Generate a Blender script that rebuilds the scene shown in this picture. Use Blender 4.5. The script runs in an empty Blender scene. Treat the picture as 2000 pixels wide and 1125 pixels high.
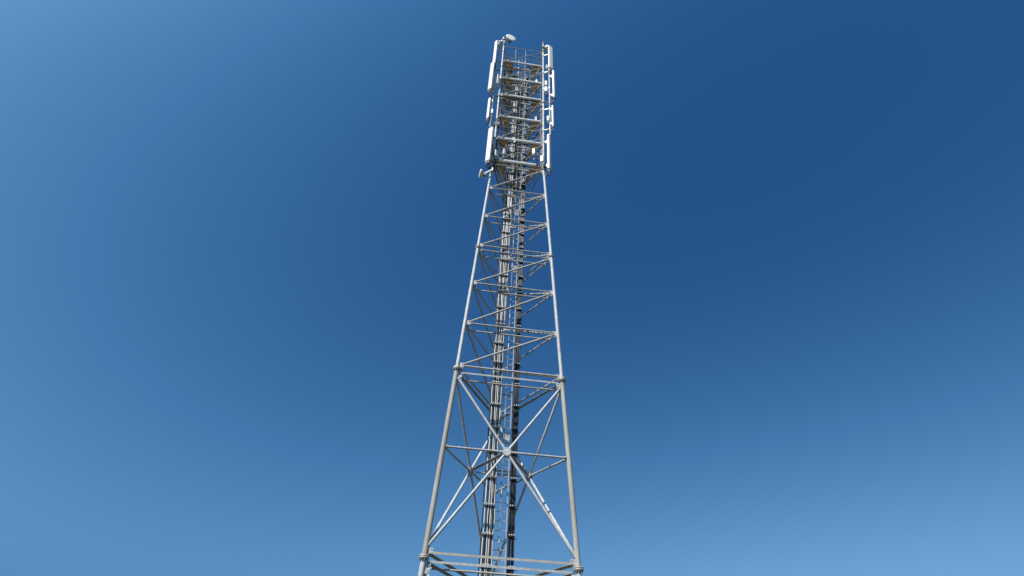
import bpy, math, random
from mathutils import Vector, Matrix
random.seed(11)
R = math.radians
scene = bpy.context.scene
C = scene.collection

# ------------------------------------------------------------------ camera
CAM_Z = 1.80
cam_d = bpy.data.cameras.new("camera")
cam = bpy.data.objects.new("camera", cam_d)
C.objects.link(cam)
cam_d.sensor_width = 36.0
cam_d.lens = 36.0 * 1090.7 / 2000.0
cam_d.clip_start = 0.1
cam_d.clip_end = 20000.0
cam.matrix_world = (Matrix.Translation((0, 0, CAM_Z))
                    @ Matrix.Rotation(math.pi / 2 + R(40.86), 4, 'X')
                    @ Matrix.Rotation(R(2.678), 4, 'Z'))
scene.camera = cam

# ------------------------------------------------------------------ sky, sun, exposure
SUN_EL, SUN_LEFT = 51.0, 37.1        # elevation, degrees left of the line tower -> camera
sun_vec = Vector((-math.sin(R(SUN_LEFT)) * math.cos(R(SUN_EL)),
                  -math.cos(R(SUN_LEFT)) * math.cos(R(SUN_EL)), math.sin(R(SUN_EL))))
world = bpy.data.worlds.new("World")
scene.world = world
world.use_nodes = True
nt = world.node_tree
bg = nt.nodes["Background"]
sky = nt.nodes.new("ShaderNodeTexSky")
sky.sky_type = 'NISHITA'
sky.sun_disc = False
sky.sun_elevation = R(SUN_EL)
sky.sun_rotation = math.atan2(sun_vec.x, sun_vec.y)
sky.altitude = 200.0
sky.air_density = 1.03
sky.dust_density = 5.19
sky.ozone_density = 2.61
# one tone response for the whole sky: its brightness runs along the deep-to-pale blue of a phone camera
mixw = nt.nodes.new("ShaderNodeVectorMath"); mixw.operation = 'DOT_PRODUCT'
mixw.inputs[1].default_value = (0.2, 0.2, 0.6)
lim = nt.nodes.new("ShaderNodeMath"); lim.operation = 'MINIMUM'; lim.inputs[1].default_value = 4.0
com = nt.nodes.new("ShaderNodeCombineColor")
nt.links.new(sky.outputs[0], mixw.inputs[0])
nt.links.new(mixw.outputs['Value'], lim.inputs[0])
for ch, (gain, power) in enumerate(((0.0293, 3.302), (0.2392, 2.26), (1.045, 1.523))):
    pw = nt.nodes.new("ShaderNodeMath"); pw.operation = 'POWER'; pw.inputs[1].default_value = power
    ml = nt.nodes.new("ShaderNodeMath"); ml.operation = 'MULTIPLY'; ml.inputs[1].default_value = gain
    nt.links.new(lim.outputs[0], pw.inputs[0])
    nt.links.new(pw.outputs[0], ml.inputs[0])
    nt.links.new(ml.outputs[0], com.inputs[ch])
nt.links.new(com.outputs[0], bg.inputs['Color'])
bg.inputs['Strength'].default_value = 0.066

sd = bpy.data.lights.new("sun", 'SUN')
sd.energy = 5.0
sd.angle = R(0.53)
sd.color = (1.0, 0.97, 0.92)
so = bpy.data.objects.new("sun", sd)
C.objects.link(so)
so.location = sun_vec * 60
so.rotation_euler = (-sun_vec).to_track_quat('-Z', 'Y').to_euler()

scene.view_settings.view_transform = 'Standard'
scene.view_settings.look = 'None'
scene.view_settings.exposure = 0.6
scene.view_settings.gamma = 1.0
scene.view_settings.use_curve_mapping = False

# ------------------------------------------------------------------ materials
MATS = {}
def material(name, col, rough=0.5, metal=0.0, var=0.0, scale=6.0, col2=None, stretch=1.0,
             bump=0.0, spec=0.5, coat=0.0, speck=0.0, stain=0.0, stain_col=(0.18, 0.14, 0.09)):
    m = bpy.data.materials.new(name)
    m.use_nodes = True
    n, l = m.node_tree.nodes, m.node_tree.links
    b = n["Principled BSDF"]
    b.inputs['Roughness'].default_value = rough
    b.inputs['Metallic'].default_value = metal
    b.inputs['Specular IOR Level'].default_value = spec
    b.inputs['Coat Weight'].default_value = coat
    tc = n.new("ShaderNodeTexCoord")
    mp = n.new("ShaderNodeMapping")
    mp.inputs['Scale'].default_value = (1, 1, stretch)
    l.new(tc.outputs['Object'], mp.inputs['Vector'])
    no = n.new("ShaderNodeTexNoise")
    no.inputs['Scale'].default_value = scale
    no.inputs['Detail'].default_value = 6
    no.inputs['Roughness'].default_value = 0.62
    l.new(mp.outputs[0], no.inputs['Vector'])
    cr = n.new("ShaderNodeValToRGB")
    c2 = col2 if col2 else tuple(c * (1 - var) for c in col)
    c1 = col if col2 else tuple(min(1, c * (1 + var)) for c in col)
    cr.color_ramp.elements[0].position = 0.36
    cr.color_ramp.elements[1].position = 0.64
    cr.color_ramp.elements[0].color = (*c2, 1)
    cr.color_ramp.elements[1].color = (*c1, 1)
    l.new(no.outputs['Fac'], cr.inputs['Fac'])
    out = cr.outputs['Color']
    if speck:
        vo = n.new("ShaderNodeTexVoronoi")
        vo.inputs['Scale'].default_value = 42.0
        l.new(tc.outputs['Object'], vo.inputs['Vector'])
        mx = n.new("ShaderNodeMix")
        mx.data_type = 'RGBA'
        mx.blend_type = 'MULTIPLY'
        mx.inputs[0].default_value = speck
        l.new(out, mx.inputs[6])
        gr = n.new("ShaderNodeSeparateColor")
        l.new(vo.outputs['Color'], gr.inputs[0])
        l.new(gr.outputs[0], mx.inputs[7])
        out = mx.outputs[2]
    if stain:
        n2 = n.new("ShaderNodeTexNoise")
        n2.inputs['Scale'].default_value = 2.3
        n2.inputs['Detail'].default_value = 9
        n2.inputs['Roughness'].default_value = 0.72
        l.new(mp.outputs[0], n2.inputs['Vector'])
        r2 = n.new("ShaderNodeMapRange")
        r2.inputs['From Min'].default_value = 0.52
        r2.inputs['From Max'].default_value = 0.72
        r2.inputs['To Max'].default_value = stain
        l.new(n2.outputs['Fac'], r2.inputs['Value'])
        m2 = n.new("ShaderNodeMix")
        m2.data_type = 'RGBA'
        l.new(r2.outputs[0], m2.inputs[0])
        l.new(out, m2.inputs[6])
        m2.inputs[7].default_value = (*stain_col, 1)
        out = m2.outputs[2]
    l.new(out, b.inputs['Base Color'])
    if bump:
        bp = n.new("ShaderNodeBump")
        bp.inputs['Strength'].default_value = bump
        bp.inputs['Distance'].default_value = 0.004
        l.new(no.outputs['Fac'], bp.inputs['Height'])
        l.new(bp.outputs[0], b.inputs['Normal'])
    MATS[name] = m
    return m

material('galvanised', (0.43, 0.445, 0.45), 0.58, 0.0, 0.16, 11.0, stretch=0.4, speck=0.28, bump=0.15, spec=0.35, stain=0.55)
material('galvanised_brace', (0.35, 0.352, 0.345), 0.55, 0.0, 0.18, 9.0, speck=0.28, bump=0.15, spec=0.4, stain=0.6)
material('weathered_zinc', (0.36, 0.362, 0.345), 0.65, 0.0, 0.0, 1.1, col2=(0.285, 0.265, 0.22), stretch=0.45,
         speck=0.26, bump=0.25, spec=0.3, stain=0.4)
material('tan_zinc', (0.36, 0.345, 0.30), 0.6, 0.0, 0.0, 4.0, col2=(0.28, 0.265, 0.22), speck=0.18, spec=0.35)
material('bolt_steel', (0.30, 0.29, 0.275), 0.45, 0.5, 0.3, 40.0)
material('flange_steel', (0.30, 0.275, 0.24), 0.55, 0.2, 0.25, 14.0)
material('deck_board', (0.56, 0.46, 0.30), 0.7, 0.0, 0.0, 5.0, col2=(0.43, 0.345, 0.22), bump=0.2, stain=0.6, stain_col=(0.16, 0.12, 0.08))
material('deck_board_dark', (0.44, 0.33, 0.21), 0.7, 0.0, 0.0, 5.0, col2=(0.36, 0.25, 0.14), bump=0.2, stain=0.6, stain_col=(0.12, 0.09, 0.06))
material('radome_cream', (0.64, 0.625, 0.56), 0.45, 0.0, 0.04, 3.0)
material('radome_white', (0.63, 0.615, 0.57), 0.42, 0.0, 0.03, 2.0, coat=0.05, stretch=0.3, stain=0.22, stain_col=(0.52, 0.49, 0.42))
material('radome_grey', (0.52, 0.51, 0.46), 0.5, 0.0, 0.04, 2.0)
material('unit_grey', (0.50, 0.51, 0.50), 0.5, 0.0, 0.06, 6.0)
material('unit_dark', (0.10, 0.11, 0.13), 0.45, 0.1, 0.3, 9.0)
material('end_cap', (0.24, 0.20, 0.145), 0.6, 0.1, 0.25, 12.0)
material('cable_grey', (0.46, 0.46, 0.44), 0.36, 0.0, 0.14, 3.0, stretch=0.15, spec=0.6)
material('cable_black', (0.014, 0.014, 0.018), 0.38, 0.0, 0.4, 4.0, spec=0.4)
material('cable_brown', (0.16, 0.13, 0.09), 0.45, 0.0, 0.35, 4.0)
material('clip_white', (0.52, 0.51, 0.48), 0.5, 0.0, 0.1, 20.0)
material('ladder_alu', (0.36, 0.385, 0.43), 0.45, 0.35, 0.08, 5.0)
material('rail_dark', (0.17, 0.19, 0.22), 0.45, 0.2, 0.2, 6.0)
material('black_rubber', (0.02, 0.02, 0.022), 0.6, 0.0, 0.2, 9.0)
material('label_green', (0.42, 0.53, 0.44), 0.6, 0.0, 0.1, 20.0)
material('concrete', (0.36, 0.35, 0.33), 0.9, 0.0, 0.18, 3.0, bump=0.4)

def let_light_through(name, share, col):
    m = MATS[name]
    n, l = m.node_tree.nodes, m.node_tree.links
    tr = n.new("ShaderNodeBsdfTranslucent")
    tr.inputs['Color'].default_value = (*col, 1)
    mx = n.new("ShaderNodeMixShader")
    mx.inputs[0].default_value = share
    l.new(n["Principled BSDF"].outputs[0], mx.inputs[1])
    l.new(tr.outputs[0], mx.inputs[2])
    l.new(mx.outputs[0], n["Material Output"].inputs['Surface'])
let_light_through('deck_board', 0.32, (0.56, 0.455, 0.29))        # glass-fibre planks glow a little from above
let_light_through('deck_board_dark', 0.27, (0.50, 0.37, 0.225))

# ------------------------------------------------------------------ mesh helpers
def V(*a):
    return Vector(a)

class MB:
    """collects faces, then builds ONE mesh object"""
    def __init__(self):
        self.v, self.f, self.s = [], [], []
    def add(self, verts, faces, smooth):
        o = len(self.v)
        self.v += [tuple(p) for p in verts]
        for fc, sm in zip(faces, smooth):
            self.f.append(tuple(i + o for i in fc))
            self.s.append(sm)
        return self
    def tube(self, p0, p1, r, n=12, r1=None, caps=True):
        p0, p1 = Vector(p0), Vector(p1)
        return self.sweep([p0, p1], r, n, r1=r1, caps=caps)
    def sweep(self, pts, r, n=8, r1=None, caps=True):
        pts = [Vector(p) for p in pts]
        k = len(pts)
        d0 = (pts[1] - pts[0]).normalized()
        a = Vector((0, 0, 1)) if abs(d0.z) < 0.9 else Vector((0, 1, 0))
        e1 = d0.cross(a).normalized()
        verts, faces, sm = [], [], []
        for i, p in enumerate(pts):
            d = (pts[min(i + 1, k - 1)] - pts[max(i - 1, 0)]).normalized()
            e1 = (e1 - d * e1.dot(d)).normalized()
            e2 = d.cross(e1)
            rr = r if r1 is None else r + (r1 - r) * i / (k - 1)
            for j in range(n):
                t = 2 * math.pi * j / n
                verts.append(p + e1 * (rr * math.cos(t)) + e2 * (rr * math.sin(t)))
        for i in range(k - 1):
            for j in range(n):
                q = (j + 1) % n
                faces.append((i * n + j, i * n + q, (i + 1) * n + q, (i + 1) * n + j))
                sm.append(True)
        if caps:
            o = len(verts)
            verts += verts[:n] + verts[(k - 1) * n:k * n]
            faces += [tuple(o + j for j in reversed(range(n))), tuple(o + n + j for j in range(n))]
            sm += [False, False]
        return self.add(verts, faces, sm)
    def lathe(self, prof, mat=None, n=24, closed=True):
        """prof: (radius, height) along local z, placed with mat"""
        mat = mat or Matrix()
        verts, faces, sm = [], [], []
        for r, h in prof:
            for j in range(n):
                t = 2 * math.pi * j / n
                verts.append(mat @ Vector((r * math.cos(t), r * math.sin(t), h)))
        for i in range(len(prof) - 1):
            for j in range(n):
                q = (j + 1) % n
                faces.append((i * n + j, i * n + q, (i + 1) * n + q, (i + 1) * n + j))
                sm.append(True)
        if closed:
            o, q = len(verts), (len(prof) - 1) * n
            verts += verts[:n] + verts[q:q + n]
            faces += [tuple(o + j for j in reversed(range(n))), tuple(o + n + j for j in range(n))]
            sm += [False, False]
        return self.add(verts, faces, sm)
    def box(self, c, s, mat=None, bev=0.0):
        mat = mat or Matrix()
        c = Vector(c)
        x, y, z = s[0] / 2, s[1] / 2, s[2] / 2
        if bev <= 0:
            vs = [mat @ (c + Vector((a * x, b * y, d * z))) for a in (-1, 1) for b in (-1, 1) for d in (-1, 1)]
            fs = [(0, 1, 3, 2), (4, 6, 7, 5), (0, 4, 5, 1), (2, 3, 7, 6), (0, 2, 6, 4), (1, 5, 7, 3)]
            return self.add(vs, fs, [False] * 6)
        # chamfered box: rounded-rectangle rings stacked along z
        rings = [(-z, bev), (-z + bev, 0), (z - bev, 0), (z, bev)]
        verts, faces, sm = [], [], []
        for h, ins in rings:
            for px, py in rrect(x - ins, y - ins, min(bev * 1.5, min(x, y) * 0.9), 2):
                verts.append(mat @ (c + Vector((px, py, h))))
        n = len(verts) // 4
        for i in range(3):
            for j in range(n):
                q = (j + 1) % n
                faces.append((i * n + j, i * n + q, (i + 1) * n + q, (i + 1) * n + j))
                sm.append(False)
        faces += [tuple(reversed(range(n))), tuple(3 * n + j for j in range(n))]
        sm += [False, False]
        return self.add(verts, faces, sm)
    def beam(self, p0, p1, w, h, up=(0, 0, 1)):
        """rectangular bar from p0 to p1"""
        p0, p1 = Vector(p0), Vector(p1)
        d = (p1 - p0)
        L = d.length
        d.normalize()
        u = Vector(up)
        e1 = d.cross(u).normalized()
        e2 = e1.cross(d)
        m = Matrix((( e1.x, d.x, e2.x, 0), (e1.y, d.y, e2.y, 0), (e1.z, d.z, e2.z, 0), (0, 0, 0, 1)))
        m.translation = (p0 + p1) / 2
        return self.box((0, 0, 0), (w, L, h), m)
    def angle(self, p0, p1, a, t, up=(0, 0, 1), flip=1):
        """L profile: one upright leaf, one flat leaf along the upper edge"""
        p0, p1 = Vector(p0), Vector(p1)
        d = (p1 - p0).normalized()
        e1 = d.cross(Vector(up)).normalized() * flip
        e2 = Vector(up) - d * d.dot(Vector(up))
        e2.normalize()
        self.beam(p0, p1, t, a, up)
        o = e1 * (a / 2 + t / 2 + 0.0005) + e2 * (a / 2 - t / 2)
        return self.beam(p0 + o, p1 + o, a, t, up)
    def prism(self, poly, z0, z1):
        """flat polygon (list of (x,y)) between two heights"""
        n = len(poly)
        vs = [(p[0], p[1], z0) for p in poly] + [(p[0], p[1], z1) for p in poly]
        fs = [tuple(reversed(range(n))), tuple(range(n, 2 * n))]
        fs += [(i, (i + 1) % n, n + (i + 1) % n, n + i) for i in range(n)]
        return self.add(vs, fs, [False] * len(fs))
    def build(self, name, mat, parent=None, loc=None):
        me = bpy.data.meshes.new(name)
        me.from_pydata(self.v, [], self.f)
        for p, s in zip(me.polygons, self.s):
            p.use_smooth = s
        me.materials.append(MATS[mat])
        me.update()
        o = bpy.data.objects.new(name, me)
        C.objects.link(o)
        if parent is not None:
            o.parent = parent
        if loc is not None:
            o.location = loc
        return o

def rrect(x, y, r, k=3):
    pts = []
    for cx, cy, a0 in ((x - r, y - r, 0), (-x + r, y - r, 90), (-x + r, -y + r, 180), (x - r, -y + r, 270)):
        for i in range(k + 1):
            a = R(a0 + 90.0 * i / k)
            pts.append((cx + r * math.cos(a), cy + r * math.sin(a)))
    return pts

def clip_poly(poly, a, b, c):
    """keep a*x + b*y <= c"""
    out = []
    for i in range(len(poly)):
        p, q = poly[i], poly[(i + 1) % len(poly)]
        dp, dq = a * p[0] + b * p[1] - c, a * q[0] + b * q[1] - c
        if dp <= 0:
            out.append(p)
        if dp * dq < 0:
            t = dp / (dp - dq)
            out.append((p[0] + (q[0] - p[0]) * t, p[1] + (q[1] - p[1]) * t))
    return out

def spline(pts, seg=8):
    pts = [Vector(p) for p in pts]
    P = [pts[0] * 2 - pts[1]] + pts + [pts[-1] * 2 - pts[-2]]
    out = []
    for i in range(1, len(P) - 2):
        a, b, c, d = P[i - 1], P[i], P[i + 1], P[i + 2]
        for k in range(seg):
            t = k / seg
            out.append(0.5 * ((2 * b) + (c - a) * t + (2 * a - 5 * b + 4 * c - d) * t * t
                              + (3 * b - a - 3 * c + d) * t ** 3))
    out.append(P[-2])
    return out

def tag(o, label=None, cat=None, group=None, kind=None):
    if label: o["label"] = label
    if cat: o["category"] = cat
    if group: o["group"] = group
    if kind: o["kind"] = kind
    return o

# tower frame: axis position, turn, and local -> world
AX, AY, TH = -0.0552, 17.315, 0.11331
def world_of(p):
    c, s = math.cos(TH), math.sin(TH)
    return Vector((AX + c * p[0] - s * p[1], AY + s * p[0] + c * p[1], p[2]))

def thing(name, label, cat, p=(0, 0, 0), turn=0.0, group=None):
    """Empty at the thing's base; p in tower coordinates, turn in degrees (face looks along -y at 0)"""
    o = bpy.data.objects.new(name, None)
    o.empty_display_size = 0.2
    C.objects.link(o)
    o.location = world_of(p)
    o.rotation_euler = (0, 0, TH + R(turn))
    return tag(o, label, cat, group)

# ------------------------------------------------------------------ ground
def ground():
    n = 40
    m = MB()
    vs, fs = [], []
    rad = [0, 6, 14, 26, 45, 80, 150, 300, 700, 1600, 4000, 9000]
    vs.append((0, 0, 0))
    for r in rad[1:]:
        for j in range(n):
            t = 2 * math.pi * j / n
            vs.append((r * math.cos(t), 12 + r * math.sin(t), 0.0 if r < 30 else random.uniform(-.004, .004) * min(r, 300)))
    for j in range(n):
        fs.append((0, 1 + j, 1 + (j + 1) % n))
    for i in range(len(rad) - 2):
        a, b = 1 + i * n, 1 + (i + 1) * n
        for j in range(n):
            q = (j + 1) % n
            fs.append((a + j, b + j, b + q, a + q))
    m.add(vs, fs, [True] * len(fs))
    mt = material('dry_grass', (0.066, 0.060, 0.042), 0.95, 0, 0, 0.25, col2=(0.040, 0.044, 0.025), bump=0.5)
    tag(m.build('ground', 'dry_grass'), kind='structure')
ground()

# ------------------------------------------------------------------ the lattice tower
W_TOP, W_6 = 2.4917, 4.1669
def width(z):
    return W_TOP if z >= 24 else W_TOP + (W_6 - W_TOP) * (24 - z) / 18.0
LEG_ANG = (210, 330, 90)            # left, right, back
def leg(i, z):
    a, r = R(LEG_ANG[i]), width(z) / math.sqrt(3)
    return Vector((r * math.cos(a), r * math.sin(a), z))
FACES = ((0, 1), (1, 2), (2, 0))    # front, right, left/back faces; same hand of bracing on each

tower = thing('lattice_tower', 'tall three legged galvanised steel lattice telecom mast against the blue sky', 'tower')
def part(m, name, mat, parent=tower):
    return m.build(name, mat, parent)

FL = [0, 6, 12, 18, 24, 30, 36]
LEG_R = [0.077, 0.077, 0.062, 0.059, 0.055, 0.053]
for i in range(3):
    ft = MB()
    b = leg(i, 0.0)
    ft.lathe([(0.62, -0.6), (0.62, 0.22), (0.58, 0.26)], Matrix.Translation((b.x, b.y, 0)), 20)
    ft.lathe([(0.24, 0.262), (0.24, 0.30)], Matrix.Translation((b.x, b.y, 0)), 20)
    part(ft, 'footing', 'concrete')
    for k in range(6):
        z0 = 0.30 if k == 0 else FL[k]
        m = MB()
        p0, p1 = leg(i, z0), leg(i, FL[k + 1])
        d = (p1 - p0).normalized()
        m.tube(p0 + d * 0.03, p1 - d * 0.03, LEG_R[k], 18)
        if k >= 4:                                     # bands and sleeve rings on the head legs
            for q in range(12):
                zz = FL[k] + 0.45 + q * 0.47
                m.tube((p0.x, p0.y, zz), (p0.x, p0.y, zz + 0.03), LEG_R[k] + 0.006, 14)
        lo = part(m, 'leg', 'weathered_zinc' if k == 1 else 'galvanised')
        if k == 1:
            lo['label'] = 'browned weathered leg tube'
    for k in range(1, 7):                               # flange pairs with bolt heads
        c = leg(i, FL[k])
        d = (leg(i, FL[k] + 0.5) - leg(i, FL[k] - 0.5)).normalized()
        fr = (0.138, 0.136, 0.108, 0.110, 0.102, 0.102)[k - 1]
        mat = d.to_track_quat('Z', 'Y').to_matrix().to_4x4()
        mat.translation = c
        m = MB()
        th = 0.045 if k < 3 else 0.036
        m.lathe([(fr - .004, 0.003), (fr, 0.007), (fr, th - .004), (fr - .004, th)], mat, 22)
        m.lathe([(fr - .004, -th), (fr, -th + .004), (fr, -0.007), (fr - .004, -0.003)], mat, 22)
        fo = part(m, 'flange', 'flange_steel')
        nb = 10
        bm_ = MB()
        for q in range(nb):
            t = 2 * math.pi * (q + .5) / nb
            bx, by = (fr - 0.026) * math.cos(t), (fr - 0.026) * math.sin(t)
            bm_.lathe([(0.013, -th - 0.040), (0.013, -th - 0.0005)], mat @ Matrix.Translation((bx, by, 0)), 6)
            bm_.lathe([(0.013, th + 0.0005), (0.013, th + 0.022)], mat @ Matrix.Translation((bx, by, 0)), 6)
        tag(bm_.build('bolt_ring', 'bolt_steel', fo), kind='stuff')

def inset(p, q, d0, d1):
    u = (q - p).normalized()
    return p + u * d0, q - u * d1

def gusset(i, j, z, r, size=(0.17, 0.16), drop=0.0):
    """plate in the face plane from leg i towards leg j at height z, with bolts"""
    p = leg(i, z)
    u = leg(j, z) - p
    u.normalize()
    up = (leg(i, z + 1) - leg(i, z)).normalized()
    n = u.cross(up).normalized()
    m = MB()
    c = p + u * (r + size[0] / 2 - 0.01) + Vector((0, 0, drop))
    mat = Matrix(((u.x, n.x, up.x, c.x), (u.y, n.y, up.y, c.y), (u.z, n.z, up.z, c.z), (0, 0, 0, 1)))
    m.box((0, 0, 0), (size[0], 0.014, size[1]), mat)
    for bx in (size[0] * 0.08, size[0] * 0.34):
        for bz in (-size[1] * 0.27, size[1] * 0.27):
            for sg in (-1, 1):
                m.tube(mat @ Vector((bx, sg * 0.0075, bz)), mat @ Vector((bx, sg * 0.026, bz)), 0.011, 6)
    return part(m, 'gusset_plate', 'galvanised')

def strut(p, q, r, mat='galvanised_brace', name='brace', n=12, ends=True):
    m = MB()
    m.tube(p, q, r, n)
    if ends:                                           # flattened end tabs / sleeves
        u = (q - p).normalized()
        m.tube(p - u * 0.012, p + u * 0.03, r * 1.18, n)
        m.tube(q - u * 0.03, q + u * 0.012, r * 1.18, n)
    return part(m, name, mat)

def legr(z):
    return LEG_R[min(5, max(0, int(z // 6)))]

# --- tapered upper sections 12-24 m and the straight head 24-36 m: horizontals + one diagonal per bay
LEVELS = [12.13, 14.0, 16.0, 18.13, 20.0, 22.0, 24.15, 26.0, 28.0, 30.17, 32.0, 34.0, 35.85]
for k, z in enumerate(LEVELS):
    head = z > 24
    rh = 0.023 if head else (0.036 if z < 13 else 0.031)
    for (a, b) in FACES:
        p, q = leg(a, z), leg(b, z)
        g = 0.16 if not head else 0.10
        p0, q0 = inset(p, q, legr(z) + g, legr(z) + g * 0.75)
        strut(p0, q0, rh)
        gs = (0.16, 0.19) if not head else (0.11, 0.11)
        gusset(a, b, z + (0.03 if not head else 0.02), legr(z), gs)
        gusset(b, a, z - 0.02, legr(z), (gs[0] * 0.85, gs[1]))
        if k + 1 < len(LEVELS):                        # diagonal a(z) -> b(next)
            zt = LEVELS[k + 1]
            if abs(zt - 18.13) < .1: zt = 17.87
            if abs(zt - 24.15) < .1: zt = 23.86
            if abs(zt - 30.17) < .1: zt = 29.86
            p, q = leg(a, z - (0.04 if not head else 0.0)), leg(b, zt - (0.0 if not head else 0.03))
            p0, q0 = inset(p, q, legr(z) + g, legr(zt) + g * 0.8)
            strut(p0, q0, 0.037 if not head else 0.021)
# horizontals under the flanges
for z, r in ((17.86, 0.029), (23.86, 0.024), (29.86, 0.021)):
    for (a, b) in FACES:
        p, q = leg(a, z), leg(b, z)
        p0, q0 = inset(p, q, legr(z - .2) + 0.13, legr(z - .2) + 0.12)
        strut(p0, q0, r)
        gusset(a, b, z, legr(z - .2), (0.14, 0.12))
        gusset(b, a, z - 0.03, legr(z - .2), (0.14, 0.14))

def angle_brace(p, q, a, mat, flip=1):
    m = MB()
    m.angle(p, q, a, 0.008, flip=flip)
    return part(m, 'brace', mat)

# angle irons under and over the 12 m and 6 m flanges
for z, sz, mt in ((11.86, 0.055, 'galvanised_brace'), (6.125, 0.062, 'tan_zinc'), (5.90, 0.062, 'galvanised_brace')):
    for (a, b) in FACES:
        p, q = leg(a, z), leg(b, z)
        p0, q0 = inset(p, q, legr(z) + 0.10, legr(z) + 0.10)
        angle_brace(p0, q0, sz, mt, flip=-1)

# secondary bar across the tower just behind the front face
for z, r in ((22.0, 0.027), (20.0, 0.028), (17.86, 0.029), (16.0, 0.029), (14.0, 0.030), (11.86, 0.026), (5.90, 0.028)):
    t = 0.125
    p = leg(0, z).lerp(leg(2, z), t)
    q = leg(1, z).lerp(leg(2, z), t)
    u = (q - p).normalized()
    dz = Vector((0, 0, -0.055))
    strut(p - u * 0.03 + dz, q + u * 0.05 + dz, r, 'tan_zinc' if z < 12 else 'galvanised_brace')
    for e in (p, q):
        m = MB()
        m.box(e + Vector((0, 0, -0.012)), (0.05, 0.05, 0.10))
        m.tube(e + V(0, 0, 0.04), e + V(0, 0, 0.075), 0.014, 6)
        part(m, 'clip', 'bolt_steel')

# --- X-braced sections
def xsection(zb, zt):
    wt, wb = width(zt), width(zb)
    zc = zt - (zt - zb) * wt / (wt + wb)
    mids = []
    for (a, b) in FACES:
        A, B_, Cc, Dd = leg(a, zt), leg(b, zt), leg(a, zb), leg(b, zb)
        ctr = leg(a, zc).lerp(leg(b, zc), 0.5)
        u = (leg(b, zc) - leg(a, zc)).normalized()
        up = (leg(a, zc + 1).lerp(leg(b, zc + 1), .5) - ctr).normalized()
        n = u.cross(up).normalized()
        mat = Matrix(((u.x, up.x, n.x, ctr.x), (u.y, up.y, n.y, ctr.y), (u.z, up.z, n.z, ctr.z), (0, 0, 0, 1)))
        m = MB()                                       # round centre plate
        m.lathe([(0.135, 0.0355), (0.135, 0.052)], mat, 26)
        m.lathe([(0.135, -0.052), (0.135, -0.0355)], mat, 26)
        pl = part(m, 'centre_plate', 'galvanised')
        m = MB()
        for q in range(8):
            t = 2 * math.pi * (q + .5) / 8
            for sg in (-1, 1):
                m.lathe([(0.010, 0.0525), (0.010, 0.066)] if sg > 0 else [(0.010, -0.066), (0.010, -0.0525)],
                        mat @ Matrix.Translation((0.115 * math.cos(t), 0.115 * math.sin(t), 0)), 6)
        for q in (-0.03, 0.03):
            m.box((q, 0.0, -0.055), (0.03, 0.008, 0.006), mat)
            m.box((q, 0.0, 0.055), (0.03, 0.008, 0.006), mat)
        tag(m.build('bolt_ring', 'bolt_steel', pl), kind='stuff')
        for s_, lg in ((A, a), (B_, b), (Cc, a), (Dd, b)):
            p0, q0 = inset(s_, ctr, 0.19 if s_.z > zc else 0.13, 0.10)
            m = MB()
            m.tube(p0, q0, 0.040, 14)
            u2 = (q0 - p0).normalized()
            m.tube(p0 - u2 * 0.05, p0 + u2 * 0.012, 0.052, 8)
            part(m, 'brace', 'galvanised')
        for lg in (a, b):                              # mid horizontals leg -> plate
            p0, q0 = inset(leg(lg, zc), ctr, LEG_R[0] + 0.04, 0.125)
            strut(p0, q0, 0.033)
            m = MB()
            e = leg(lg, zc)
            u3 = (ctr - e).normalized()
            m.tube(e + u3 * 0.07, e + u3 * 0.125, 0.05, 10)
            part(m, 'clip', 'bolt_steel')
        for lg, other, z in ((a, b, zt), (b, a, zt), (a, b, zb), (b, a, zb)):
            sg = -1 if z == zt else 1
            gusset(lg, other, z + (-0.01 if z == zt else -0.05), LEG_R[0], (0.14, 0.21 if z == zt else 0.15))
        mids.append(ctr)
    for i in range(3):                                 # plan triangle between the plates
        p0, q0 = inset(mids[i], mids[(i + 1) % 3], 0.16, 0.16)
        m = MB()
        m.angle(p0 + V(0, 0, -.02), q0 + V(0, 0, -.02), 0.06, 0.008)
        part(m, 'brace', 'galvanised_brace')
xsection(6.22, 11.76)
xsection(0.5, 5.76)

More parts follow.
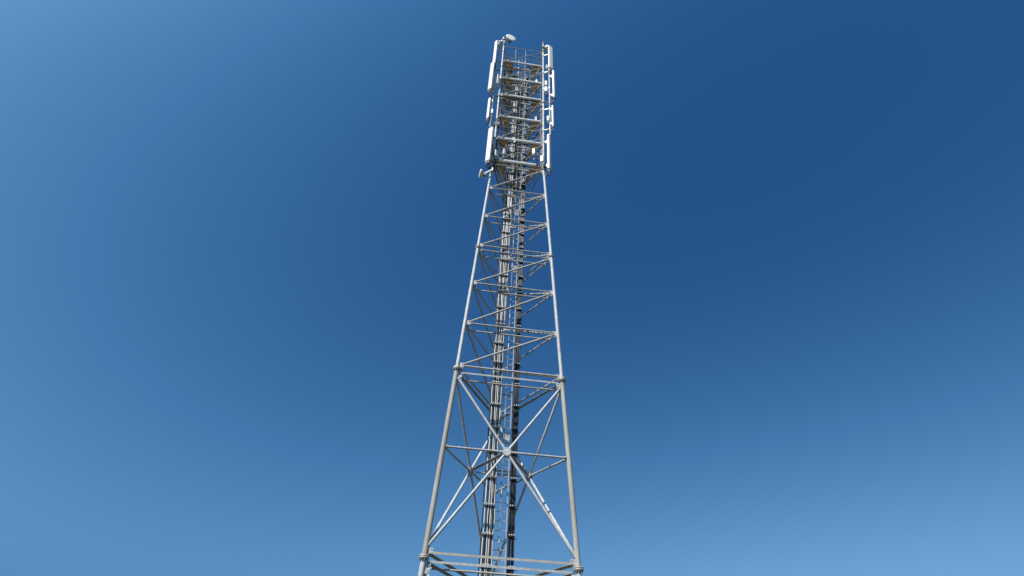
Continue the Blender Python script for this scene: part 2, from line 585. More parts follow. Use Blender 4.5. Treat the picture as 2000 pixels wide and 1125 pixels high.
# --- work platforms in the head
HEAD_R = W_TOP / math.sqrt(3)
OX0, OX1, OY0, OY1 = -0.58, 0.60, -0.36, 0.47          # central opening for ladder and cables
def deck(z, n):
    fr = MB()                                          # carrying joists under the boards
    tri = [leg(i, z) for i in range(3)]
    zc = z + 0.055
    hw = lambda y: max(0.02, (HEAD_R - y) * math.tan(R(30)) - 0.10)
    for y in (OY0, 0.06, OY1, 0.86):
        if y == 0.06:
            fr.beam((-hw(y), y, zc), (OX0, y, zc), 0.05, 0.06)
            fr.beam((OX1, y, zc), (hw(y), y, zc), 0.05, 0.06)
        else:
            fr.beam((-hw(y), y, zc), (hw(y), y, zc), 0.05, 0.06)
    for x in (OX0, OX1):
        fr.beam((x, -0.62, zc), (x, OY1 - .03, zc), 0.045, 0.058)
    pf = part(fr, 'platform', 'galvanised_brace')
    zb, zt = z + 0.088, z + 0.115
    inn = 0.085
    base = [(-3, -3), (3, -3), (3, 3), (-3, 3)]
    # the three outer edges
    s3 = math.sqrt(3) / 2
    lim = HEAD_R / 2 - inn
    outer = clip_poly(clip_poly(clip_poly(base, 0, -1, lim), s3, .5, lim), -s3, .5, lim)
    cells = []
    for x0, x1 in ((-1.3, OX0), (OX1, 1.3)):
        ys = [-0.7, OY0, 0.06, OY1]
        for y0, y1 in zip(ys, ys[1:]):
            cells.append((x0, x1, y0, y1))
    for y0, y1 in ((OY1, 0.66), (0.66, 0.86), (0.86, 1.4)):
        cells.append((-0.9, 0.0, y0, y1))
        cells.append((0.0, 0.9, y0, y1))
    for q, (x0, x1, y0, y1) in enumerate(cells):
        g = random.uniform(0.004, 0.012)
        if (n, q) in ((2, 8), (4, 2), (5, 7), (6, 9), (6, 10)):
            continue                                   # boards left out for cables
        p = clip_poly(clip_poly(clip_poly(clip_poly(outer, 1, 0, x1 - g), -1, 0, -(x0 + g)), 0, 1, y1 - g), 0, -1, -(y0 + g))
        if len(p) < 3:
            continue
        m = MB()
        dz = random.uniform(-.003, .004)
        m.prism(p, zb + dz, zt + dz)
        m.build('deck_panel', 'deck_board' if random.random() < (0.95, .5, .8, .35, .85, .6)[n - 1] else 'deck_board_dark', pf)
    for a, b in FACES:                                  # toe boards: light channel along each edge
        pa, pb = leg(a, z), leg(b, z)
        u = (pb - pa).normalized()
        n_ = Vector((-u.y, u.x, 0))
        m = MB()
        p0, p1 = pa + u * 0.13 + n_ * 0.045, pb - u * 0.10 + n_ * 0.045
        m.beam(p0 + V(0, 0, .20), p1 + V(0, 0, .20), 0.012, 0.145)
        m.beam(p0 + V(0, 0, .279) + n_ * .02, p1 + V(0, 0, .279) + n_ * .02, 0.052, 0.010)
        m.beam(p0 + V(0, 0, .121) - n_ * .024, p1 + V(0, 0, .121) - n_ * .024, 0.036, 0.010)
        m.build('toe_board', 'galvanised', pf)
    if n == 1: pf['label'] = 'lowest work platform under the antennas'
    if n == 6: pf['label'] = 'topmost work platform of the mast head'
for n, z in enumerate((24.15, 26.0, 28.0, 30.17, 32.0, 34.0)):
    deck(z, n + 1)
# guard rails, two per bay and face, and their clips on the legs
for z in (24.15, 26.0, 28.0, 30.17, 32.0, 34.0):
    for h in (0.66, 1.16):
        for (a, b) in FACES:
            p, q = leg(a, z + h), leg(b, z + h)
            u = (q - p).normalized()
            n_ = Vector((-u.y, u.x, 0)) * 0.02
            m = MB()
            m.tube(p + u * 0.04 + n_, q - u * 0.04 + n_, 0.0135, 8)
            m.tube(p + u * 0.05 + n_, p + u * 0.085 + n_, 0.028, 8)
            m.tube(q - u * 0.085 + n_, q - u * 0.05 + n_, 0.028, 8)
            part(m, 'guard_rail', 'galvanised_brace')
# top rail uprights and extension tubes on the front legs
for x in (-0.45, 0.15):
    m = MB()
    m.tube((x, -HEAD_R / 2 + 0.03, 34.2), (x, -HEAD_R / 2 + 0.03, 35.84), 0.014, 8)
    part(m, 'rail_post', 'galvanised_brace')
m = MB()
m.tube((-0.45, -HEAD_R / 2 + 0.05, 34.95), (-0.45, -HEAD_R / 2 + 0.05, 35.8), 0.04, 8)
part(m, 'cable_sleeve', 'black_rubber')
for i, top in ((0, 36.95), (1, 37.05), (2, 36.7)):
    b = leg(i, 36.04)
    m = MB()
    m.tube(b, (b.x, b.y, top), 0.044, 12)
    m.tube((b.x, b.y, 36.3), (b.x, b.y, 36.42), 0.058, 12)
    m.tube((b.x, b.y, top - .24), (b.x, b.y, top - .14), 0.056, 12)
    part(m, 'leg_extension', 'galvanised')
    m = MB()
    m.lathe([(0.085, top + 0.002), (0.092, top + 0.03), (0.08, top + .075)], Matrix.Translation((b.x, b.y, 0)), 14)
    part(m, 'end_cap', 'end_cap')

# ------------------------------------------------------------------ ladder
ladder = thing('access_ladder', 'slim metal ladder with centre safety rail climbing inside the mast between two cable runs', 'ladder', (0, 0, 0))
LY = 0.20
for x, w in ((-0.165, 0.03), (0.25, 0.03)):
    for k in range(6):
        m = MB()
        m.box((x, LY, 0.35 + 6 * k + 2.97), (w, 0.055, 5.97))
        m.box((x, LY + .002, 0.35 + 6 * k + 5.7), (w + .012, 0.065, 0.22))
        m.build('rail', 'ladder_alu', ladder)
for k in range(6):
    m = MB()
    m.box((0.035, LY - 0.05, 0.35 + 6 * k + 2.97), (0.036, 0.03, 5.96))
    m.build('safety_rail', 'rail_dark', ladder)
rung_me = None
z = 0.55
while z < 36.2:
    if rung_me is None:
        m = MB()
        m.tube((-0.152, 0, 0), (0.237, 0, 0), 0.0125, 8)
        o = m.build('rung', 'ladder_alu', ladder, (0, LY, z))
        rung_me = o.data
    else:
        o = bpy.data.objects.new('rung', rung_me)
        C.objects.link(o)
        o.parent = ladder
        o.location = (0, LY, z)
    z += 0.28
z = 1.4
clip_me = None
while z < 35:
    if clip_me is None:
        m = MB()
        m.box((0.035, LY - 0.075, 0), (0.026, 0.02, 0.20))
        m.box((0.035, LY - 0.03, 0), (0.05, 0.05, 0.035))
        o = m.build('rail_clip', 'clip_white', ladder, (0, 0, z))
        clip_me = o.data
    else:
        o = bpy.data.objects.new('rail_clip', clip_me)
        C.objects.link(o)
        o.parent = ladder
        o.location = (0, 0, z)
    z += 1.4
for z in (9.2, 12.0, 14.0, 16.0, 18.0, 20.0, 22.0, 24.1, 26, 28, 30.1, 32, 34):   # stand-off brackets across the tower
    m = MB()
    y = LY + 0.075
    hwid = (width(z) / math.sqrt(3) - y) * math.tan(R(30))
    m.beam((-0.36, y, z - .05), (0.40, y, z - .05), 0.045, 0.045)
    m.beam((-0.20, y, z - .05), (-0.20, y + .0, z + .12), 0.02, 0.04, up=(0, 1, 0))
    m.build('bracket', 'tan_zinc', ladder)
for zc in (10.25, 18.0, 21.6):                          # folding perforated foot plates
    for x0, x1 in ((-0.145, -0.01), (0.08, 0.228)):
        m = MB()
        h = 0.36
        y = LY - 0.05
        for a in (x0, x1):
            m.box((a, y, zc), (0.016, 0.012, h))
        for b in (zc - h / 2, zc + h / 2):
            m.box(((x0 + x1) / 2, y, b), (x1 - x0 + .016, 0.013, 0.02))
        m.box(((x0 + x1) / 2, y + .035, zc + h / 2), (x1 - x0 + .016, 0.06, 0.012))
        n = 5
        w = x1 - x0
        for sgn in (-1, 1):
            k = -h
            while k < w + h:
                # diagonal strips clipped to the plate
                pts = []
                for t in [i / 24 for i in range(25)]:
                    xx = t * w
                    zz = (xx - k) if sgn > 0 else (h - (xx - k))
                    if 0 <= zz <= h:
                        pts.append((x0 + xx, zc - h / 2 + zz))
                if len(pts) > 2:
                    m.beam((pts[0][0], y + sgn * .002, pts[0][1]), (pts[-1][0], y + sgn * .002, pts[-1][1]), 0.006, 0.014, up=(0, 0.3, 1))
                k += 0.042
        m.build('foot_plate', 'galvanised', ladder)

# ------------------------------------------------------------------ cable runs
def cable_run(name, label, spots, clampx, yc, black, ztop):
    t = thing(name, label, 'cables')
    for (x, y, r, mt, zt, tail) in spots:
        pts = []
        zz = 0.25
        ph = random.uniform(0, 6)
        while zz < zt:
            wob = 0.006
            pts.append((x + wob * math.sin(zz * 1.1 + ph) + random.uniform(-.004, .004),
                        y + wob * math.cos(zz * 0.9 + ph), zz))
            pts.append((x + wob * math.sin(zz * 1.1 + ph) + random.gauss(0, .009),
                        y + random.gauss(-.004, .008), zz + 0.43))
            zz += 0.86
        pts += tail
        m = MB()
        m.sweep(spline(pts, 2), r * random.uniform(.84, 1.14), 8)
        m.build('cable', mt, t)
    z = 1.05
    cm = wm = None
    x0, x1 = clampx
    while z < ztop:
        if cm is None:
            m = MB()
            m.box(((x0 + x1) / 2, yc - 0.004, 0), (x1 - x0, 0.17, 0.045))
            m.box(((x0 + x1) / 2 + (0.07 if black else -0.035), yc + 0.02, -.05), (x1 - x0, 0.022, 0.022))
            o = m.build('clamp', 'black_rubber' if black else 'bolt_steel', t, (0, 0, z))
            cm = o.data
            m = MB()
            n = 3 if black else 5
            for k in range(n):
                xx = x0 + (x1 - x0) * (k + .5) / n
                m.box((xx, yc - 0.10 - .006 * (k % 2), 0.025), (0.030, 0.024, 0.032))
            o2 = tag(m.build('clamp_clip', 'clip_white', o), kind='stuff')
            wm = o2.data
        else:
            o = bpy.data.objects.new('clamp', cm)
            C.objects.link(o)
            o.parent = t
            o.location = (random.uniform(-.006, .006), 0, z)
            o2 = tag(bpy.data.objects.new('clamp_clip', wm), kind='stuff')
            C.objects.link(o2)
            o2.parent = o
        z += 0.86
    return t

Lz = leg(0, 24)
def to_left(zc, dz, off):
    """tail of a cable that sweeps to the left leg"""
    return [(-0.55 - off, -0.05, zc + dz * .25), (-0.9 - off * .5, -0.38, zc + dz * .6),
            (-1.12 + off * .3, -0.60, zc + dz), (-1.16 + off * .3, -0.66, zc + dz * 1.6)]
def to_right(zc, dz, off):
    return [(0.62 + off, -0.05, zc + dz * .25), (0.95, -0.38, zc + dz * .6),
            (1.14 - off * .3, -0.60, zc + dz), (1.17 - off * .3, -0.66, zc + dz * 1.6)]
sp = []
xs = [-0.475, -0.412, -0.352, -0.292, -0.235, -0.178]
mt_front = ['cable_grey', 'cable_black', 'cable_grey', 'cable_grey', 'cable_black', 'cable_grey']
ends = [22.4, 26.4, 30.4, 33.0, 34.2, 34.8]
for k, x in enumerate(xs):
    tail = to_left(ends[k], 1.6, 0.03 * k) if k < 3 else []
    sp.append((x + 0.01, -0.015 + 0.012 * (k % 2), 0.0160 if mt_front[k] == 'cable_grey' else 0.021, mt_front[k], ends[k], tail))
for k in range(6):
    x = -0.51 + 0.066 * k
    mt = 'cable_black' if k in (0, 2, 3, 5) else 'cable_grey'
    e = [22.2, 24.6, 22.6, 31.2, 28.4, 34.9][k]
    tail = to_left(e, 1.5, 0.04 + .02 * k) if k < 3 else []
    sp.append((x, 0.048, 0.021, mt, e, tail))
cable_run('cable_run', 'thick bundle of grey and black feeder cables left of the ladder inside the mast', sp, (-0.52, -0.15), 0.02, False, 35.2)
sp = []
for k in range(4):
    x = 0.318 + 0.046 * k
    e = [34.4, 33.0, 28.2, 24.2][k]
    sp.append((x, -0.005, 0.0205, 'cable_black', e, to_right(e, 1.4, .02 * k) if k > 1 else []))
for k in range(4):
    x = 0.30 + 0.052 * k
    e = [34.0, 31.0, 26.0, 22.6][k]
    sp.append((x, 0.055, 0.0205, 'cable_black', e, to_right(e, 1.4, .03 + .02 * k) if k > 1 else []))
cable_run('cable_run', 'narrow bundle of black feeder cables right of the ladder inside the mast', sp, (0.285, 0.485), 0.025, True, 34.4)

# ------------------------------------------------------------------ antennas and their poles
def mount_pole(label, p, z0, z1, leg_i, arms):
    t = thing('mount_pole', label, 'pole', (p[0], p[1], z0), group='antenna mounting poles')
    m = MB()
    m.tube((0, 0, 0), (0, 0, z1 - z0), 0.044, 14)
    m.build('pole', 'galvanised', t)
    m = MB()
    m.tube((0, 0, -0.045), (0, 0, -0.002), 0.048, 12)
    m.build('end_plug', 'black_rubber', t)
    L_ = leg(leg_i, z0)
    for za in arms:
        m = MB()
        a = V(0, 0, za - z0)
        b = V(L_.x - p[0], L_.y - p[1], za - z0 + 0.03)
        u = (b - a).normalized()
        m.beam(a + u * 0.03, b - u * 0.04, 0.05, 0.05)
        for e, r in ((a, 0.044), (b, 0.058)):
            m.tube(e - V(0, 0, .05), e + V(0, 0, .05), r + 0.014, 12)
        s = u.cross(V(0, 0, 1)) * 0.11
        for sg in (-1, 1):
            m.tube(a + u * .06 + s * sg * .4, a - u * .07 + s * sg * .4, 0.009, 6)
        m.build('standoff_arm', 'bolt_steel', t)
    return t

def panel_antenna(label, p, az, w, d, h, back=0.22, cap='end_cap', ncon=6, cables=3, tilt=0.0, body='radome_white', pole_dir=None):
    """p: centre of the radome's bottom in tower coordinates"""
    t = thing('panel_antenna', label, 'antenna', p, az, 'white panel antennas on the mast head')
    prof = rrect(w / 2, d / 2, min(w, d) * 0.42, 5)
    n = len(prof)
    rings = [(0.0, .96), (0.025, 1.0), (h - 0.06, 1.0), (h - 0.025, .95), (h - .005, .80), (h, .6)]
    vs, fs, sm = [], [], []
    for z, s in rings:
        for x, y in prof:
            vs.append((x * s, y * s, z))
    for i in range(len(rings) - 1):
        for j in range(n):
            q = (j + 1) % n
            fs.append((i * n + j, i * n + q, (i + 1) * n + q, (i + 1) * n + j))
            sm.append(True)
    o, q = len(vs), (len(rings) - 1) * n
    vs += vs[:n] + vs[q:q + n]
    fs += [tuple(o + j for j in reversed(range(n))), tuple(o + n + j for j in range(n))]
    sm += [False, False]
    m = MB()
    m.add(vs, fs, sm)
    m.build('radome', body, t)
    m = MB()                                           # lip of the upper cap
    vs = [(x * 1.012, y * 1.012, z) for z in (h - 0.115, h - 0.062) for x, y in prof]
    m.add(vs, [(j, (j + 1) % n, n + (j + 1) % n, n + j) for j in range(n)], [True] * n)
    m.build('cap_lip', 'radome_grey', t)
    m = MB()
    vs = [(x * .93, y * .93, z) for z in (-0.022, -0.001) for x, y in prof]
    m.add(vs, [tuple(reversed(range(n))), tuple(n + j for j in range(n))] + [(j, (j + 1) % n, n + (j + 1) % n, n + j) for j in range(n)],
          [False] * (n + 2))
    ec = m.build('end_cap', cap, t)
    m = MB()
    for k in range(ncon):
        x = (k % 3 - 1) * w * 0.27
        y = (-0.2 if k < 3 else 0.22) * d
        m.tube((x, y, -0.023), (x, y, -0.095), 0.017, 8)
        m.tube((x, y, -0.096), (x, y, -0.125), 0.023, 8)
    m.build('connector', 'clip_white' if ncon > 4 else 'end_cap', ec)
    for zz in (h * 0.14, h * 0.84):
        m = MB()
        m.box((0, d / 2 + 0.016, zz), (min(w, .2) * 0.8, 0.03, 0.10))
        m.beam((-0.03, d / 2 + 0.03, zz), (-0.03, back, zz), 0.012, 0.07)
        m.beam((0.03, d / 2 + 0.03, zz), (0.03, back, zz), 0.012, 0.07)
        m.tube((-0.065, back, zz), (0.065, back, zz), 0.012, 8)
        m.box((0, back - .02, zz), (0.15, 0.02, 0.08))
        m.build('bracket', 'bolt_steel', t)
    for k in range(cables):
        x = (k % 3 - 1) * w * 0.27
        y = (-0.2 if k < 3 else 0.22) * d
        dx = random.uniform(-.06, .06)
        m = MB()
        dn = random.uniform(.22, .38)
        m.sweep(spline([(x, y, -0.12), (x + dx * .2, y + .01, -.12 - dn * .6), (x * .5 + dx, back * .45, -.12 - dn),
                        (dx, back * .85, -dn * .5), (dx * .5 + .03 * (k - 1), back + .03, 0.12), (.03 * (k - 1), back + .05, .5)], 6), 0.010, 6)
        m.build('jumper_cable', 'cable_black', t)
    return t

def radio_unit(label, p, az, w, d, h, mat='unit_grey', cables=2, group='radio units on the mast head'):
    t = thing('radio_unit', label, 'radio unit', p, az, group)
    m = MB()
    m.box((0, 0, h / 2), (w, d * .6, h), bev=0.012)
    m.build('body', mat, t)
    m = MB()
    nf = max(4, int(w / 0.028))
    for k in range(nf):
        x = -w / 2 + w * (k + .5) / nf
        m.box((x, d * .42, h / 2), (0.007, d * .235, h * .86))
    tag(m.build('cooling_fin', mat, t), kind='stuff')
    m = MB()
    for k in range(4):
        m.tube(((k - 1.5) * w * .2, 0, -0.05), ((k - 1.5) * w * .2, 0, -0.001), 0.013, 8)
    m.build('connector', 'bolt_steel', t)
    m = MB()
    m.box((0, d * .62, h * .5), (w * .5, d * .16, h * .4))
    m.build('bracket', 'bolt_steel', t)
    for k in range(cables):
        x = (k - .5) * w * .3
        m = MB()
        a = random.uniform(.12, .3)
        m.sweep(spline([(x, 0, -.05), (x, 0, -.05 - a * .7), (x + .03, .06, -.08 - a), (x + .02, .16, -.3), (x, .2, .1)], 5), 0.011, 6)
        m.build('jumper_cable', 'cable_black', t)
    return t

def dish(label, p, az, dia, depth, radio=True, arm=None, face='radome_cream', rear='radome_grey'):
    t = thing('microwave_dish', label, 'dish antenna', p, az, 'microwave dishes on the mast')
    r = dia / 2
    M = Matrix.Rotation(R(90), 4, 'X')                  # local +z -> -y (front)
    m = MB()
    m.lathe([(r * .28, -depth), (r * .55, -depth * .82), (r * .90, -depth * .42), (r, -depth * .25), (r, -0.012)], M, 30)
    m.build('shroud', rear, t)
    m = MB()
    m.lathe([(r * 1.01, -0.011), (r * 1.02, 0.004), (r * .97, 0.010), (r * .6, .014), (r * .25, .016), (0.004, .0165)], M, 30)
    m.build('radome', face, t)
    if radio:
        m = MB()
        m.box((0, depth + .07, -.02), (dia * .36, 0.12, dia * .36), bev=0.012)
        m.build('radio_unit', 'end_cap', t)
    if arm is not None:
        m = MB()
        a = V(*arm)
        m.beam((0, depth * .9, 0), a, 0.05, 0.06)
        m.tube(a - V(0, 0, .09), a + V(0, 0, .09), 0.058, 10)
        m.tube(V(0, depth * .9, .08), a + V(0, 0, .08), 0.012, 6)
        m.build('mount_arm', 'bolt_steel', t)
    m = MB()
    m.sweep(spline([(0, depth + .1, -.1), (.02, depth + .12, -.28), (.06, depth + .2, -.34), (.1, depth + .34, -.2)], 5), 0.010, 6)
    m.build('cable', 'cable_black', t)
    return t

mount_pole('long grey pole left of the mast carrying the upper left panel antennas', (-1.57, -0.93), 26.62, 35.75, 0, (27.0, 29.35, 31.9, 33.4, 35.2))
mount_pole('long grey pole right of the mast carrying the upper right panel antennas', (1.57, -0.88), 26.72, 35.9, 1, (27.3, 29.25, 31.4, 33.3, 35.4))
mount_pole('pole behind the mast head at the back leg holding the rear antennas', (0.05, 1.85), 24.1, 35.8, 2, (24.6, 27.0, 29.4, 31.9, 33.6, 35.3))

panel_antenna('white panel antenna at the upper left corner, highest on the left pole', (-1.73, -1.02, 32.9), -50, 0.23, 0.13, 2.80, back=0.16)
panel_antenna('long white panel antenna on the left pole just below the topmost left one', (-1.80, -1.08, 29.93), -48, 0.27, 0.14, 2.95, back=0.24)
panel_antenna('short slim white panel antenna midway down the left pole', (-1.74, -1.03, 27.2), -42, 0.16, 0.11, 1.92, back=0.17, ncon=4)
panel_antenna('widest white panel antenna low on the left leg above the small dish', (-1.50, -1.02, 23.62), -42, 0.28, 0.15, 2.75, back=0.33, cables=5)
panel_antenna('broad off white panel antenna at the upper right corner of the mast', (1.64, -1.02, 33.42), 27, 0.33, 0.10, 2.72, back=0.14, cap='unit_dark', body='radome_white')
panel_antenna('white panel antenna with dark end on the right pole, below the corner one', (1.81, -1.00, 30.2), 57, 0.24, 0.13, 2.95, back=0.22, cap='unit_dark', ncon=4)
panel_antenna('short slim white panel antenna midway down the right pole', (1.71, -0.98, 27.42), 57, 0.15, 0.11, 1.98, back=0.14, ncon=4)
panel_antenna('tall white panel antenna low on the right leg at the foot of the head', (1.48, -1.00, 23.64), 57, 0.30, 0.155, 2.83, back=0.24, cables=5)
for k, (z0, h, w) in enumerate(((32.9, 2.7, .25), (30.0, 2.7, .27), (27.2, 1.9, .16), (24.2, 2.3, .30))):
    panel_antenna(('rear panel antenna behind the back leg at the top of the head', 'rear panel antenna behind the back leg, second from the top',
                   'small rear panel antenna behind the back leg, third from the top', 'rear panel antenna behind the back leg, lowest of the four')[k],
                  (0.10, 2.10, z0), 194, w, 0.14, h, back=0.22)

# dishes
dish('largest round white dish on top of the left leg facing the viewer', (-0.86, -0.90, 36.80), 14, 0.64, 0.17, arm=(-0.40, 0.24, -0.04))
dish('small dish seen edge on behind the top of the left leg', (-1.48, -0.66, 36.25), -120, 0.40, 0.12, radio=False, arm=(0.10, 0.18, 0.0))
dish('small round drum dish beside the top of the right leg', (1.50, -0.74, 36.45), 98, 0.42, 0.20, arm=(-0.02, 0.26, 0.0))
dish('small white dish sticking out on an arm at the lower left of the head', (-1.80, -0.92, 22.75), -82, 0.42, 0.17, arm=(0.12, 0.56, 0.36))

# radio units and boxes
radio_unit('tall light grey radio unit between the left pole and the left leg', (-1.40, -0.88, 31.0), 35, 0.17, 0.15, 0.98)
radio_unit('small grey radio unit tucked behind the second left panel antenna', (-1.56, -0.80, 30.55), 20, 0.22, 0.16, 0.42)
radio_unit('small pale box beside the short panel antenna on the left pole', (-1.52, -0.98, 27.75), 75, 0.14, 0.12, 0.40)
radio_unit('dark radio unit behind the widest left panel antenna', (-1.34, -0.88, 24.5), 60, 0.2, 0.15, 0.6, 'unit_dark')
radio_unit('small light box hanging beside the left leg near the head foot', (-1.13, -0.84, 24.35), 40, 0.17, 0.13, 0.46)
radio_unit('grey box on the rail inside the left face above the lowest platform', (-0.74, -0.42, 25.15), -70, 0.16, 0.14, 0.48)
radio_unit('upper white radio unit between right leg and right pole', (1.385, -0.82, 31.75), -12, 0.14, 0.15, 0.48)
radio_unit('lower white radio unit between right leg and right pole', (1.375, -0.84, 31.02), -12, 0.17, 0.16, 0.52, cables=3)
radio_unit('white radio unit tucked behind the upper right corner antenna', (1.46, -0.80, 33.75), 10, 0.13, 0.14, 0.42)
radio_unit('small white box beside the short panel antenna on the right pole', (1.45, -0.94, 27.93), -15, 0.115, 0.12, 0.46)
radio_unit('white box in front of the right leg at the lowest platform', (1.12, -1.00, 24.20), -35, 0.17, 0.16, 0.46, cables=4)
radio_unit('white box held inboard of the right leg above the lowest platform', (0.70, -0.99, 24.75), -20, 0.14, 0.13, 0.42, cables=1)
names = ['in the first bay', 'in the second bay', 'in the third bay', 'in the fourth bay', 'in the fifth bay', 'at the top bay']
for k, z0 in enumerate((24.6, 26.4, 28.45, 30.5, 32.35)):
    radio_unit('wide dark radio unit behind the ladder, %s of the head from below' % names[k], (0.13 - .07 * (k % 2), 0.80, z0 - .1), -6 + 9 * (k % 3), 0.48, 0.24, 1.12, 'unit_dark', cables=4)
    radio_unit('slim radio unit left behind the ladder, %s of the head from below' % names[k], (-0.27, 0.66, z0 + .25), 18, 0.15, 0.13, 0.44, 'unit_dark' if k % 2 else 'unit_grey', cables=3)

radio_unit('dark box on the left guard rail under the topmost platform', (-0.92, -0.42, 32.45), -60, 0.26, 0.16, 0.5, 'unit_dark', cables=3)
radio_unit('dark box on the right guard rail under the topmost platform', (0.96, -0.38, 32.4), 60, 0.26, 0.16, 0.5, 'unit_dark', cables=3)
radio_unit('grey box on the left guard rail above the fourth platform', (-0.86, -0.30, 30.6), -62, 0.22, 0.15, 0.5, 'unit_grey', cables=3)
radio_unit('dark box on the right guard rail above the third platform', (0.95, -0.36, 28.45), 58, 0.24, 0.16, 0.55, 'unit_dark', cables=3)
radio_unit('dark box on the left guard rail above the second platform', (-0.84, -0.26, 26.5), -62, 0.26, 0.16, 0.5, 'unit_dark', cables=3)
# arm that carries the inboard right box
t = thing('support_bracket', 'short steel arm from the right leg to the inboard white box', 'bracket', (1.2, -0.74, 24.95))
m = MB(); m.beam((0, 0, 0), (-0.46, -0.16, 0.02), 0.04, 0.05); m.build('bar', 'galvanised', t)
m = MB(); m.beam((0, 0, -0.4), (-0.44, -0.15, -0.04), 0.02, 0.03); m.build('brace', 'galvanised_brace', t)
m = MB(); m.tube((-0.46, -0.165, -0.55), (-0.46, -0.165, 0.35), 0.024, 8); m.build('upright', 'galvanised', t)

# loose cables: black strands for the shaded tray underside at the fourth platform, sweeps at the head foot, coils
def loose(name, label, paths, mat, r, cat='cables'):
    t = thing(name, label, cat)
    for q in paths:
        m = MB()
        m.sweep(spline(q, 6), r, 7)
        m.build('cable', mat, t)
    return t
yf = -HEAD_R / 2
loose('loose_cables', 'black cables standing in for the shaded cable tray underside at the fourth platform front', [
    [(-1.2, yf + .05, 30.6), (-1.05, yf - .05, 30.10 - .03 * k), (-.4, yf - .06, 29.98 - .03 * k), (.3, yf - .05, 30.04 - .02 * k),
     (.80, yf - .04, 30.08 - .03 * k), (1.0, yf + .05, 29.9)] for k in range(4)], 'cable_black', 0.017)  # black cables stand in for the shadowed underside of a cable tray
loose('loose_cables', 'brownish cables sweeping from the left leg down into the mast below the head', [
    [(-1.17 + .012 * k, -0.66 + .03 * k, 24.6), (-1.10 + .02 * k, -0.60 + .03 * k, 24.0 - .02 * k), (-0.88 + .02 * k, -0.42 + .03 * k, 23.55 - .05 * k),
     (-0.66 + .012 * k, -0.16 + .02 * k, 22.9 - .09 * k), (-0.54 + .01 * k, -0.02, 22.1 - .1 * k), (-0.51 + .01 * k, 0.02, 21.0 - .1 * k)] for k in range(9)], 'cable_brown', 0.014)
loose('loose_cables', 'thin pale cables running from the cable bundle to the right pole', [
    [(-.2, -.05, 27.2), (.1, -.35, 27.55), (.6, -.66, 27.25), (1.1, -.80, 27.2), (1.55, -.88, 27.35)],
    [(-.1, -.10, 26.9), (.35, -.5, 26.45), (.8, -.76, 26.3), (1.3, -.95, 26.35)],
    [(-.2, -.05, 31.7), (.3, -.5, 32.9), (.8, -.72, 32.9), (1.3, -.86, 33.0), (1.52, -.9, 33.3)],
    [(0.2, -.05, 31.9), (.5, -.4, 33.1), (.9, -.7, 33.25), (1.3, -.8, 33.1), (1.5, -.86, 33.3)]], 'clip_white', 0.012)
loose('loose_cables', 'black cables hanging in loops below the upper right antennas', [
    [(1.62, -1.0, 33.2), (1.5, -.95, 32.95), (1.35, -.85, 33.05), (1.2, -.75, 33.2)],
    [(1.77, -1.0, 30.0), (1.7, -.98, 29.65), (1.5, -.92, 29.75), (1.35, -.82, 30.0), (1.22, -.74, 30.2)],
    [(1.74, -1.0, 30.0), (1.64, -.98, 29.55), (1.45, -.9, 29.6), (1.3, -.8, 29.9), (1.2, -.72, 30.1)]], 'cable_black', 0.013)
loose('loose_cables', 'black cables bunched between the left pole and the left leg', [
    [(-1.78 + .04 * k, -1.05, 29.85), (-1.7 + .05 * k, -1.0, 29.4 - .06 * k), (-1.52, -.9, 29.5), (-1.35, -.8, 29.9), (-1.27, -.7, 30.2)] for k in range(3)] + [
    [(-1.66 + .03 * k, -.98, 32.9), (-1.58, -.95, 32.5 - .1 * k), (-1.4, -.85, 32.55), (-1.25, -.68, 32.7), (-.9, -.4, 32.9), (-.4, -.02, 32.5)] for k in range(3)] + [
    [(-1.5 + .03 * k, -1.0, 23.5), (-1.42 + .02 * k, -.95, 23.2), (-1.3, -.82, 23.4), (-1.22 + .02 * k, -.72, 23.9), (-1.22 + .02 * k, -.66, 25.6)] for k in range(5)], 'cable_black', 0.014)
loose('loose_cables', 'coil of dark cable lying on the topmost platform', [
    [(0.45 + .22 * math.cos(a), -0.25 + .06 * math.sin(a) + .02 * k, 34.55 + .28 * math.sin(a)) for a in [i * .6 for i in range(11)]] for k in range(3)], 'cable_black', 0.02)
loose('loose_cables', 'tangle of pale and grey jumper cables around the ladder inside the head', [
    [(random.uniform(-.4, .4), random.uniform(.3, .9), z0 + random.uniform(-.25, .25)) for _ in range(4)] for z0 in
    [25.2, 26.8, 27.4, 29.0, 29.5, 31.0, 31.5, 32.7, 33.2, 33.5]], 'cable_grey', 0.011)
loose('loose_cables', 'dark jumper cables looping behind the ladder inside the head', [
    [(random.uniform(-.4, .5), random.uniform(.3, 1.0), z0 + random.uniform(-.5, .5)) for _ in range(5)] for z0 in
    [24.6 + .36 * i for i in range(25)]], 'cable_black', 0.016)
def side_path(a, b, z, off, sag):
    """cable hung along one face of the head from leg a to leg b"""
    p, q = leg(a, z), leg(b, z)
    u = (q - p).normalized()
    n_ = Vector((-u.y, u.x, 0))
    L_ = (q - p).length
    return [p + u * (L_ * t) + n_ * (off + random.uniform(-.015, .015)) + Vector((0, 0, -sag * math.sin(math.pi * t) + random.uniform(-.02, .02)))
            for t in (0.05, 0.25, 0.5, 0.75, 0.93)]
loose('loose_cables', 'dark cables hung along the left side face of the head', [
    side_path(0, 2, z, 0.03 + .03 * k, .10 + .03 * k) for z in (29.6, 31.75, 33.6, 25.8) for k in range(3)], 'cable_black', 0.016)
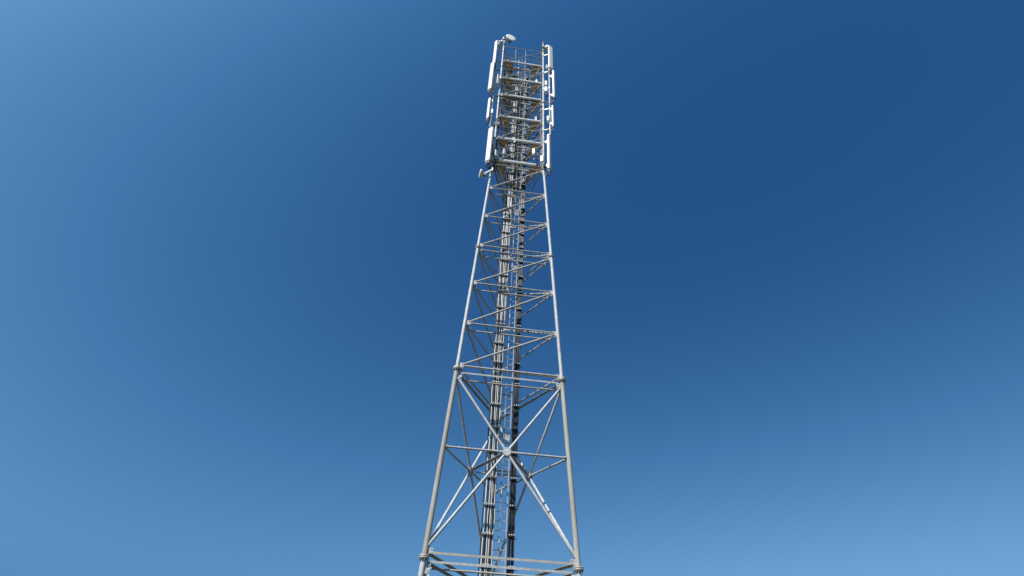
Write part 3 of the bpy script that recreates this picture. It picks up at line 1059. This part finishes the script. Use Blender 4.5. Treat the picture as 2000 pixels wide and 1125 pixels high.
loose('loose_cables', 'dark cables hung along the right side face of the head', [
    side_path(1, 2, z, -0.03 - .03 * k, .10 + .03 * k) for z in (29.6, 27.7, 33.6) for k in range(2)], 'cable_black', 0.016)
for i, sx, lab in ((0, 1, 'black cables strapped down the inner side of the left head leg'), (1, -1, 'black cables strapped down the inner side of the right head leg')):
    b = leg(i, 24)
    loose('leg_cables', lab, [[(b.x + sx * (.085 + .028 * k) + random.uniform(-.012, .012), b.y + .03 + .02 * k + random.uniform(-.015, .015), 24.0 + 1.05 * q)
                               for q in range(4 + 3 * k if i else 10 - 2 * k)] for k in range(3)], 'cable_black', 0.013)
loose('loose_cables', 'drooping dark jumper cables under the platforms in the front of the head', [
    [(x0, -.62, z0), (x0 + .12, -.60, z0 - random.uniform(.2, .5)), (x0 + .35, -.5, z0 - random.uniform(.3, .7)), (x0 + .55, -.3, z0 - .2), (x0 + .6, -.1, z0 + .1)]
    for x0, z0 in [(-1.0, 33.9), (-.5, 33.9), (.3, 33.85), (-.9, 31.9), (-.2, 31.95), (.45, 31.9), (-.8, 30.0), (.1, 30.0), (.5, 30.0), (-.95, 27.9), (-.3, 27.9), (.4, 27.9), (-.7, 25.9), (0., 25.9), (.35, 25.95)]],
    'cable_brown', 0.012)
# pale tag tied to the third platform edge
t = thing('marker_tag', 'pale green tag hanging on the edge of the second platform', 'tag', (-0.30, yf - 0.02, 26.0))
m = MB()
m.box((0, -.012, .16), (0.12, .006, 0.22)); m.box((0.05, -.012, -.04), (0.08, .006, 0.22))
m.build('sheet', 'label_green', t)
# clamp block on the left leg
t = thing('leg_clamp', 'square brown clamp block around the left leg below the short antenna', 'clamp', (-1.246, -0.719, 27.15))
m = MB()
for zz in (0, .14):
    m.box((0.02, -0.10, zz), (0.30, 0.03, 0.06)); m.box((0.02, 0.10, zz), (0.30, 0.03, 0.06))
for x in (-.11, .15):
    m.tube((x, -.15, .0), (x, .15, .0), .011, 6); m.tube((x, -.15, .14), (x, .15, .14), .011, 6)
m.build('block', 'flange_steel', t)
